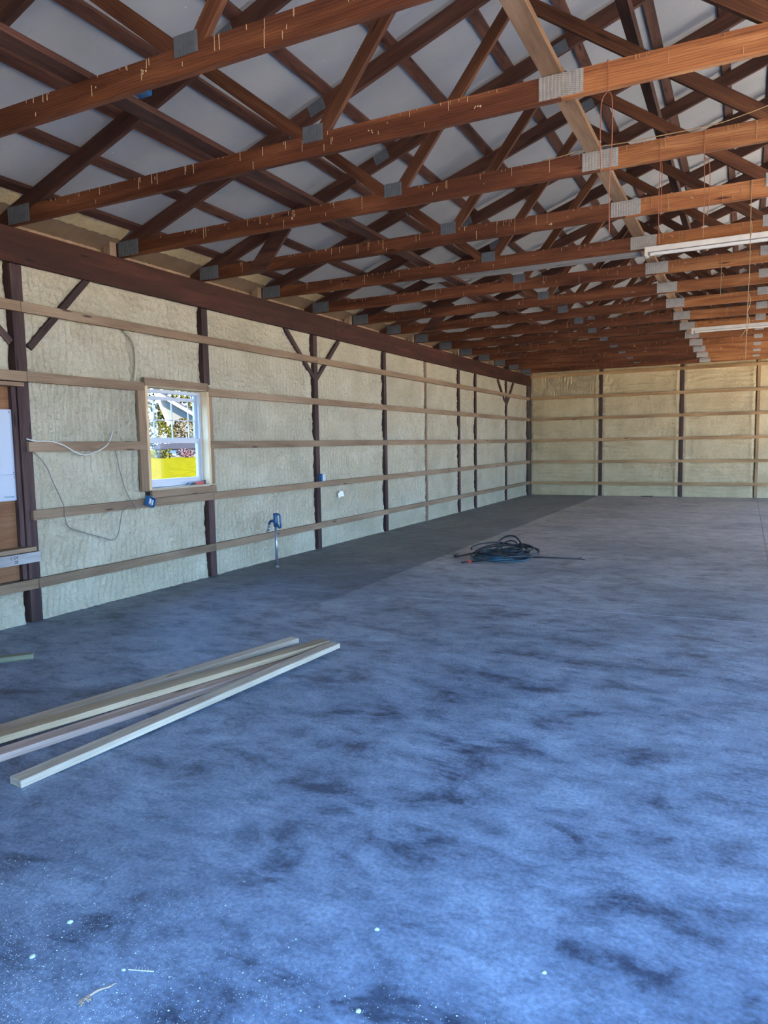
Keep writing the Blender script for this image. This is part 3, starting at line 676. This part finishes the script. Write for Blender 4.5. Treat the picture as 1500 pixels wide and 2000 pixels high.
wire('hanging_twine', [[(5.40, T(4)-.004, 3.60), (5.402, T(4)-.02, 3.4), (5.40, T(4)-.02, 3.155)], [(5.40, T(4)-.02, 3.42), (5.43, T(4)-.03, 3.38), (5.40, T(4)-.02, 3.33)]], .0028, M['string'], 'short brown twine hanging below the nearer strip light', 'twine')
y = T(1)-.012
wire('slack_cable', [[(4.30, y+.02, 3.626), (4.454, y, 3.625), (4.60, y, 3.645), (4.726, y, 3.640), (4.953, y, 3.632), (5.154, y, 3.634), (5.442, y, 3.636), (5.595, y, 3.655), (5.773, y, 3.69), (6.0, y, 3.74), (6.4, y+.02, 3.78)]], .0036, M['string'], 'slack tan cable lying along the top of the third truss chord', 'cable')
X1 = .012
wire('wall_cable', [[(-.03, -.02, 1.66), (-.01, .06, 1.64), (.006, .199, 1.637), (.010, .335, 1.598), (.02, .474, 1.524), (.02, .604, 1.507), (.012, .815, 1.579), (-.02, .92, 1.66), (-.04, .97, 1.74)]], .0075, M['cable'], 'thick white cable draped over the middle girt beside the dark post', 'cable')
wire('wall_cable', [[(-.05, .03, 1.56), (-.03, .058, 1.532), (-.02, .156, 1.413), (-.02, .227, 1.246), (.006, .306, 1.025), (.008, .305, .93), (-.02, .367, .825), (-.02, .57, .742), (-.02, .754, .679), (-.02, .882, .637), (-.02, .952, .681), (0, .982, .836), (.012, 1.001, .92), (.012, 1.10, .965), (.012, 1.19, .945)]], .0048, M['greycable'], 'thin grey cable hanging in a wide loop below the two middle girts', 'cable')
wire('wall_cable', [[(-.04, .985, 1.60), (-.03, 1.01, 1.45), (-.03, 1.032, 1.33), (-.03, 1.10, 1.12), (.008, 1.15, 1.0), (.010, 1.202, .952), (.010, 1.27, .965)]], .0048, M['greycable'], 'thin cable running down the foam to the blue box below the window', 'cable')

# ------------------------------------------------------------------ wall items
# blue outlet box
e = empty('outlet_box', (.014, 1.365, .99)); e.rotation_euler = (-.42, 0, .12); tag(e, 'small blue plastic outlet box hanging crooked at the sill board', 'electrical box')
b = MB().box(-.008, .0, -.055, .055, -.05, .05); b.box(0, .045, -.055, -.049, -.05, .05); b.box(0, .045, .049, .055, -.05, .05); b.box(0, .045, -.049, .049, -.05, -.044); b.box(0, .045, -.049, .049, .044, .05)
b.build('box_shell', M['bluebox'], e)
MB().box(.0, .035, -.035, -.005, -.03, .03, bev=.003).build('receptacle', M['vinyl'], e); MB().box(.0, .035, .015, .035, -.03, .03, bev=.003).build('receptacle', M['vinyl'], e)
MB().box(.001, .004, -.049, .049, -.044, .044).build('box_inside', M['darkbox'], e)
# second blue box on post
e = empty('outlet_box', (-.034, 4.93, 1.075)); tag(e, 'small blue electrical box standing on a girt against the third dark post', 'electrical box')
MB().box(-.005, .05, -.045, -.035, -.055, .055, bev=.002).box(-.005, .0, -.035, .045, -.055, .055).box(0, .05, .035, .045, -.055, .055).box(0, .05, -.035, .035, .047, .055).box(0, .05, -.035, .035, -.055, -.047).build('box_shell', M['bluebox'], e)
MB().box(.045, .052, -.02, .06, -.05, .05).build('cover', M['vinyl'], e)
e = MB().prism([(-.08, -.045), (.02, -.03), (.10, -.035), (.06, .05), (-.02, .06), (-.10, .02)], -.003, .003)
o = e.build('paper_scrap', M['paper'], None, (-.036, 5.535, .775), Matrix.Rotation(math.pi/2, 3, 'Z')); tag(o, 'small bright white paper scrap stuck on the foam right of the third post', 'paper')
# window sill tool
e = empty('utility_knife', (-.035, 2.20, 1.1275), math.radians(90)); tag(e, 'black and red utility knife lying on the window sill', 'tool')
MB().prism([(-.17, 0), (-.05, 0), (-.05, .028), (-.11, .028)], -.015, .015).build('blade_guard', M['black'], e)
MB().prism([(-.05, 0), (.09, .004), (.09, .036), (-.05, .028)], -.016, .016).build('grip', M['red'], e)
MB().prism([(.09, .002), (.13, .0), (.118, .02), (.13, .045), (.09, .038)], -.017, .017).build('pommel', M['black'], e)
# electrical panel
e = empty('electrical_panel', (-.1035, -.50, 1.115)); tag(e, 'pale blue white electrical panel on the plywood at the left edge', 'electrical panel')
MB().box(0, .018, -.40, .405, 0, .805, bev=.003).build('panel_box', M['panelwhite'], e)
pdoor = MB().box(.018, .024, -.395, .39, .235, .80, bev=.002).build('door', M['panelwhite'], e)
MB().box(.018, .024, -.395, .39, .005, .229, bev=.002).build('lower_cover', M['panelwhite'], e)
for yy, zz in ((.36, .78), (.37, .25), (.375, .21), (-.37, .78)): MB().tube([(.024, yy, zz), (.027, yy, zz)], .006, 8).build('screw', M['slot'], pdoor)
def text(name, s_, size, mat, parent, loc, rot):
    c = bpy.data.curves.new(name, 'FONT'); c.body = s_; c.size = size; c.extrude = .0004; c.align_x = 'CENTER'
    to = bpy.data.objects.new(name, c); COL.objects.link(to)
    dg = bpy.context.evaluated_depsgraph_get(); me = bpy.data.meshes.new_from_object(to.evaluated_get(dg)); me.materials.clear(); me.materials.append(mat)
    bpy.data.objects.remove(to); return link(name, me, parent, loc, rot)
RT = Matrix(((0, 0, 1), (1, 0, 0), (0, 1, 0)))       # text x -> world y, text y -> world z, faces +x
text('printed_word', 'Schneider', .026, M['greenink'], e, (.0248, .315, .030), RT)
st = text('stamp', 'L-54\n   28', .04, M['ink'], wall_left, (.0358, -.262, .612), RT)
# yard hydrant
e = empty('yard_hydrant', (.329, 3.222, 0)); e.rotation_euler = (0, 0, math.radians(-15)); tag(e, 'blue headed yard hydrant on a steel pipe rising from the floor by the wall', 'hydrant')
MB().tube([(0, 0, 0), (0, 0, .56)], .0165, 14).build('pipe', M['steel'], e, smooth=True)
MB().lathe([(.03, 0), (.03, .015), (.02, .03)], seg=14).build('floor_collar', M['slot'], e)
MB().lathe([(.026, .53), (.028, .56), (.034, .585), (.030, .62), (.026, .66), (.030, .68), (.030, .70), (.012, .705)], seg=16).build('head', M['blue'], e, smooth=True)
MB().tube(smooth_path([(-.01, 0, .605), (-.06, 0, .600), (-.10, 0, .592), (-.122, 0, .572), (-.128, 0, .548)], 4), [.019]*8+[.016]*9, 12).build('spout', M['blue'], e, smooth=True)
bib = MB().tube([(-.128, 0, .55), (-.136, 0, .505)], .014, 10).tube([(-.136, 0, .515), (-.148, 0, .475)], .019, 10).build('hose_bib', M['steel'], e, smooth=True)
hw = MB()
for k in range(5):
    a = k*2*math.pi/5; hw.tube([(-.15, 0, .478), (-.15+.038*math.cos(a), .038*math.sin(a)*.7, .478+.03*math.sin(a))], .006, 6)
hw.build('bib_handle', M['steel'], bib)
MB().tube(smooth_path([(.0, 0, .69), (.05, 0, .692), (.085, 0, .680), (.096, 0, .62), (.100, 0, .55), (.086, 0, .52), (.06, 0, .525), (.025, 0, .57)], 5), .0125, 10).build('lever_handle', M['blue'], e, smooth=True)

# ------------------------------------------------------------------ lumber on the floor
def lumber(p0, p1, w_, t_, mat, label):
    return board('lumber', p0, p1, t_, w_, mat, label, cat='lumber', group='lengths of lumber on the floor', bev=.003)
lumber((2.712, -2.255, .0195), (2.975, .22, .058), .092, .038, M['pale'], 'pale straight board nearest the viewer, its sawn end toward the lower left')
lumber((2.335, -2.2, .0195), (2.885, .20, .0195), .105, .038, M['pinkish'], 'pinkish board with a big knot, between the front and the brown boards')
lumber((2.20, -2.15, .060), (2.868, .25, .060), .105, .036, M['brownboard'], 'long brown faced board lying on top, second from the back')
lumber((2.03, -2.05, .0195), (2.535, .335, .0195), .089, .038, M['pale'], 'grey pale board at the back, partly under the brown one')
lumber((.05, -1.88, .0195), (.952, -.815, .0195), .070, .038, M['green'], 'short greenish treated board alone at the left edge')
for (x, y_, r_) in ((2.76, -1.45, .012), (2.73, -1.98, .011), (2.80, -1.05, .010)):
    pass

# ------------------------------------------------------------------ hose pile
e = empty('hose_pile', (2.75, 4.95, 0)); tag(e, 'coiled dark and teal hose lying in a heap on the floor', 'hose')
rr = random.Random(5)
def coil(cx, cy, rx, ry, turns, z0, z1, r, mat, name, wob=.04, tilt=0.0, seg=7):
    pts = []; n = int(turns*22)
    for k in range(n+1):
        a = k/22*2*math.pi; f_ = 1+wob*math.sin(k*.37+cx*5)+wob*.7*math.sin(k*.11)
        x = cx+rx*f_*math.cos(a); y_ = cy+ry*f_*math.sin(a); z = z0+(z1-z0)*k/n+.012*math.sin(k*.5)
        if tilt: z += max(0, math.sin(a))*tilt
        pts.append((x, y_, max(r+.001, z)))
    return MB().tube(pts, r, seg).build(name, mat, e, smooth=True)
coil(.02, .0, .36, .42, 3.2, .012, .05, .011, M['teal'], 'teal_hose', .08)
coil(.05, -.02, .26, .34, 3.3, .03, .08, .011, M['teal'], 'teal_hose', .12)
coil(-.02, .1, .34, .40, 2.6, .05, .12, .010, M['black'], 'black_hose', .13, .03)
coil(.22, .05, .28, .30, 2.3, .08, .14, .010, M['black'], 'black_hose', .1, .02)
MB().tube(smooth_path([(-.12, .3, .05), (-.1, .35, .18), (.0, .38, .25), (.12, .36, .25), (.22, .30, .17), (.26, .2, .10)], 6), .011, 8).tube(smooth_path([(-.06, .28, .06), (-.04, .32, .14), (.04, .34, .19), (.14, .32, .18), (.2, .26, .1)], 6), .010, 8).build('raised_loop', M['black'], e, smooth=True)
MB().tube(smooth_path([(-.30, .1, .05), (-.42, .0, .03), (-.50, -.13, .02), (-.53, -.15, .018)], 6), .010, 7).tube([(-.53, -.15, .018), (-.58, -.18, .018)], .017, 8).build('loose_end', M['black'], e, smooth=True)
w2 = empty('spray_wand', (2.48, 4.36, 0)); tag(w2, 'long black spray wand with a red tip lying across the hose heap', 'spray wand')
dx, dy = 1.36, .80
P_ = lambda t_, z: (dx*t_, dy*t_, z)
MB().tube([P_(.05, .02), P_(.45, .06)], .010, 8).tube([P_(.55, .06), P_(.96, .018)], .010, 8).build('rod', M['black'], w2, smooth=True)
MB().tube([P_(.02, .022), P_(.055, .024)], .014, 10).build('red_tip', M['red'], w2, smooth=True)
MB().tube([P_(-.03, .012), P_(.02, .022)], .009, 8).build('nozzle', M['black'], w2, smooth=True)
MB().tube(smooth_path([P_(.28, .045), P_(.36, .07), P_(.42, .07), P_(.47, .075), P_(.52, .07), P_(.57, .06)], 4), [.012]*4+[.026]*4+[.034]*4+[.030]*4+[.014]*5, 10).build('grip', M['black'], w2, smooth=True)
MB().tube([P_(.95, .018), (dx*.99-.02, dy*.99+.04, .03)], .006, 6).tube([P_(.95, .018), (dx*1.0+.02, dy*1.0-.03, .01)], .006, 6).build('forked_end', M['black'], w2, smooth=True)

# ------------------------------------------------------------------ small things on the floor
rr = random.Random(11); b = MB()
def crumb(b, x, y_, r_, hh=.5):
    n = 5; a0 = rr.uniform(0, 6); ring = [(x+r_*rr.uniform(.6, 1.1)*math.cos(a0+k*2*math.pi/n), y_+r_*rr.uniform(.6, 1.1)*math.sin(a0+k*2*math.pi/n), .0003) for k in range(n)]
    b.add(ring+[(x, y_, r_*hh+.0005)], [(k, (k+1) % n, n) for k in range(n)])
cnt = 0
while cnt < 13000:
    x = rr.uniform(3.2, 6.6); y_ = rr.uniform(-3.3, -1.6)
    den = max(0, 1-(x-3.4)/3.4)*max(0, (-2.3-y_)/.8)**1.2
    if rr.random() < den*1.2+.004:
        crumb(b, x, y_, rr.choice((.0007, .0009, .0011, .0013, .0018)) if rr.random() < .985 else rr.uniform(.0025, .004)); cnt += 1
o = b.build('foam_crumbs', M['crumb']); tag(o, 'tiny pale foam crumbs scattered over the near floor', 'debris', kind='stuff')
b = MB()
for k in range(260):
    crumb(b, rr.uniform(.4, 8), rr.uniform(-1.8, 6), rr.uniform(.001, .003))
o = b.build('foam_specks', M['crumb']); tag(o, 'sparse pale specks scattered over the middle of the floor', 'debris', kind='stuff')
for (x, y_, r_, lb_) in ((3.75, -2.816, .011, 'biggest round foam chip, on the near floor below the front board end'), (4.683, -2.415, .009, 'pale foam chip near the middle of the foreground floor'),
                         (4.791, -2.735, .009, 'pale foam chip at the very bottom edge, right of the middle'), (5.215, -2.374, .008, 'lone round pale chip right of the middle foreground'),
                         (3.78, -2.98, .010, 'foam chip left of the dry straw twig'), (4.08, -3.06+.16, .007, 'small foam chip just above the dry straw twig')):
    b = MB(); n = 9; rg = [(r_*rr.uniform(.8, 1.1)*math.cos(k*2*math.pi/n), r_*rr.uniform(.7, 1.05)*math.sin(k*2*math.pi/n)) for k in range(n)]
    b.add([(p, q, 0) for p, q in rg]+[(p*.8, q*.8, r_*.45) for p, q in rg]+[(0, 0, r_*.6)], [(k, (k+1) % n, (k+1) % n+n, k+n) for k in range(n)]+[(k+n, (k+1) % n+n, 2*n) for k in range(n)])
    tag(b.build('foam_chip', M['crumb'], None, (x, y_, .0002), smooth=True), lb_, 'debris', 'larger foam chips on the floor')
b = MB()
A_ = Vector((4.066, -3.052, .004)); B_ = Vector((4.108, -2.955, .006)); D_ = (B_-A_)
for k in range(6):
    q0 = A_+Vector((rr.uniform(-.006, .006), rr.uniform(-.006, .006), 0)); q1 = A_+D_*.5+Vector((rr.uniform(-.004, .004), rr.uniform(-.004, .004), rr.uniform(.002, .008))); q2 = A_+D_*rr.uniform(.75, 1.05)+Vector((rr.uniform(-.003, .003), rr.uniform(-.003, .003), 0))
    b.tube(smooth_path([q0, q1, q2], 4), .0013, 5)
for k in range(12):
    q0 = A_+D_*rr.uniform(.02, .35); b.tube([q0+Vector((0, 0, .004)), q0+Vector((rr.uniform(.004, .02), rr.uniform(-.012, .004), rr.uniform(-.001, .006)))], .002, 5)
tag(b.build('straw_twig', M['straw']), 'brown dry straw twig on the near floor at the lower left', 'debris')
b = MB(); x0, y0 = 4.115, -2.89
b.tube([(x0-.02, y0-.005, .003), (x0+.055, y0+.022, .003)], .0018, 5)
for k in range(5): b.tube([(x0+k*.01, y0+.002*k+.002, .003), (x0+k*.01-.006, y0+.002*k+.014, .004)], .001, 4)
tag(b.build('seed_head', M['cable']), 'small pale grass seed head right of the straw twig', 'debris')
o = MB().box(3.15, 3.45, YB-.18, YB-.12, 0, .022, bev=.004).build('dark_strip', M['black']); tag(o, 'small dark flat strip on the floor at the foot of the back wall', 'debris')
o = MB().box(2.37, 2.47, -1.02, -.90, ZB+.0195, ZB+.075, bev=.01).build('blue_packet', M['blue']); tag(o, 'small blue packet tucked on the dark long board under the roof', 'packet')

# ------------------------------------------------------------------ outside the window
def tree(loc, h, r, mat, label):
    e = empty('tree', loc); tag(e, label, 'tree', 'trees beyond the lawn'); q = random.Random(int(loc[1]*10))
    MB().tube([(0, 0, -.1), (.03*r, 0, h*.3), (0, .03*r, h*.6)], [.07*r, .05*r, .03*r], 8).build('trunk', M['bark'], e, smooth=True)
    b = MB()
    for k in range(800):
        a = q.uniform(0, 6.28); u = q.uniform(-.9, 1); rad = r*math.sqrt(1-u*u)*q.uniform(.55, 1.05)
        c = Vector((rad*math.cos(a), rad*math.sin(a), h*.58+u*h*.42)); s_ = q.uniform(.05, .11)*r
        d1 = Vector((q.uniform(-1, 1), q.uniform(-1, 1), q.uniform(-1, 1))).normalized()*s_; d2 = d1.orthogonal().normalized()*s_*.7; d3 = d1.cross(d2).normalized()*s_*.25
        b.add([c-d1, c+d2, c+d1, c-d2, c+d3, c-d3], [(0, 1, 4), (1, 2, 4), (2, 3, 4), (3, 0, 4), (1, 0, 5), (2, 1, 5), (3, 2, 5), (0, 3, 5)])
    b.build('crown', mat, e)
for (x, y_, z_, h_, r_, mt, lb_) in ((-47, 45, 1.0, 9, 2.6, 'leaf2', 'orange tree outside, leftmost in the window'), (-46, 52, 1.0, 10, 2.7, 'leaf', 'yellow green tree outside, just left of the gable'), (-48, 58.5, 1.05, 11, 2.8, 'leaf2', 'orange brown tree outside behind the house gable'),
                                (-43, 62.5, 1.0, 9, 2.0, 'leaf', 'yellow green tree outside, right of the gable'), (-62, 66, 1.1, 17, 5, 'leaf', 'tall yellow green tree outside behind the others'), (-62, 80, 1.1, 15, 5.5, 'leaf2', 'orange tree outside, rightmost in the window'),
                                (-33.2, 36.0, .95, 2.7, 1.15, 'leaf', 'small yellow green tree outside in front of the house, left one'), (-33.0, 38.6, .95, 2.9, 1.2, 'leaf2', 'small orange tree outside in front of the house, middle one'), (-32.8, 41.2, .95, 2.8, 1.2, 'leaf', 'small green tree outside in front of the house, right one')):
    tree((x, y_, z_), h_, r_, M[mt], lb_)
e = empty('house', (-36, 41.3, .95), math.radians(43)); tag(e, 'cream gabled house outside behind the window grid', 'house')
MB().prism([(-.9, 0), (2.6, 0), (2.6, 2.5), (-1.6, 5.1), (-.9, 2.5)], 0, 4).build('wall', M['siding'], e)
MB().prism([(-2.0, 5.40), (3.1, 2.28), (3.1, 2.48), (-2.0, 5.62)], -.05, 4.2).build('roof', M['shingle'], e)
MB().prism([(-2.0, 5.15), (3.1, 2.03), (3.1, 2.30), (-2.0, 5.42)], -.14, -.06).build('fascia', M['vinyl'], e)
MB().prism([(-1.9, 5.1), (-1.7, 5.1), (-.75, 2.45), (-.95, 2.45)], -.14, -.04).build('fascia', M['vinyl'], e)
e = empty('shed', (-30.5, 33.6, .92), math.radians(43)); tag(e, 'low shed with a dark grey roof outside beyond the grass', 'shed')
MB().box(-.6, 2.2, 0, 1.6, 0, .62).build('wall', M['siding'], e)
MB().prism([(-.9, .60), (2.6, .60), (2.2, .98), (-.3, .98)], -.15, 1.8).build('roof', M['shingle'], e)
for xx in (-.3, .4, 1.1): MB().box(xx, xx+.4, -.03, .02, .15, .5).build('opening', M['slot'], e)
for k, (x, y_, mt) in enumerate(((-28.3, 33.4, 'pinkleaf'), (-28.0, 35.4, 'pinkleaf'), (-28.3, 31.2, 'leaf'))):
    q = random.Random(k); b = MB()
    for j in range(160):
        c = Vector((max(-.5, min(.5, q.gauss(0, .28))), max(-.5, min(.5, q.gauss(0, .28))), min(.62, abs(q.gauss(.28, .14))))); s_ = q.uniform(.04, .10)
        d1 = Vector((q.uniform(-1, 1), q.uniform(-1, 1), q.uniform(-1, 1))).normalized()*s_; d2 = d1.orthogonal().normalized()*s_
        b.add([c-d1, c+d2, c+d1, c-d2, c+d1.cross(d2).normalized()*s_*.4], [(0, 1, 4), (1, 2, 4), (2, 3, 4), (3, 0, 4)])
    b.tube([(0, 0, -.1), (0, 0, .4)], .03, 6)
    tag(b.build('shrub', M[mt], None, (x, y_, .925)), ['pink shrub outside, left of the pair before the shed', 'pink shrub outside, right of the pair before the shed', 'green shrub outside at the left of the shed'][k], 'shrub', 'shrubs beyond the lawn')
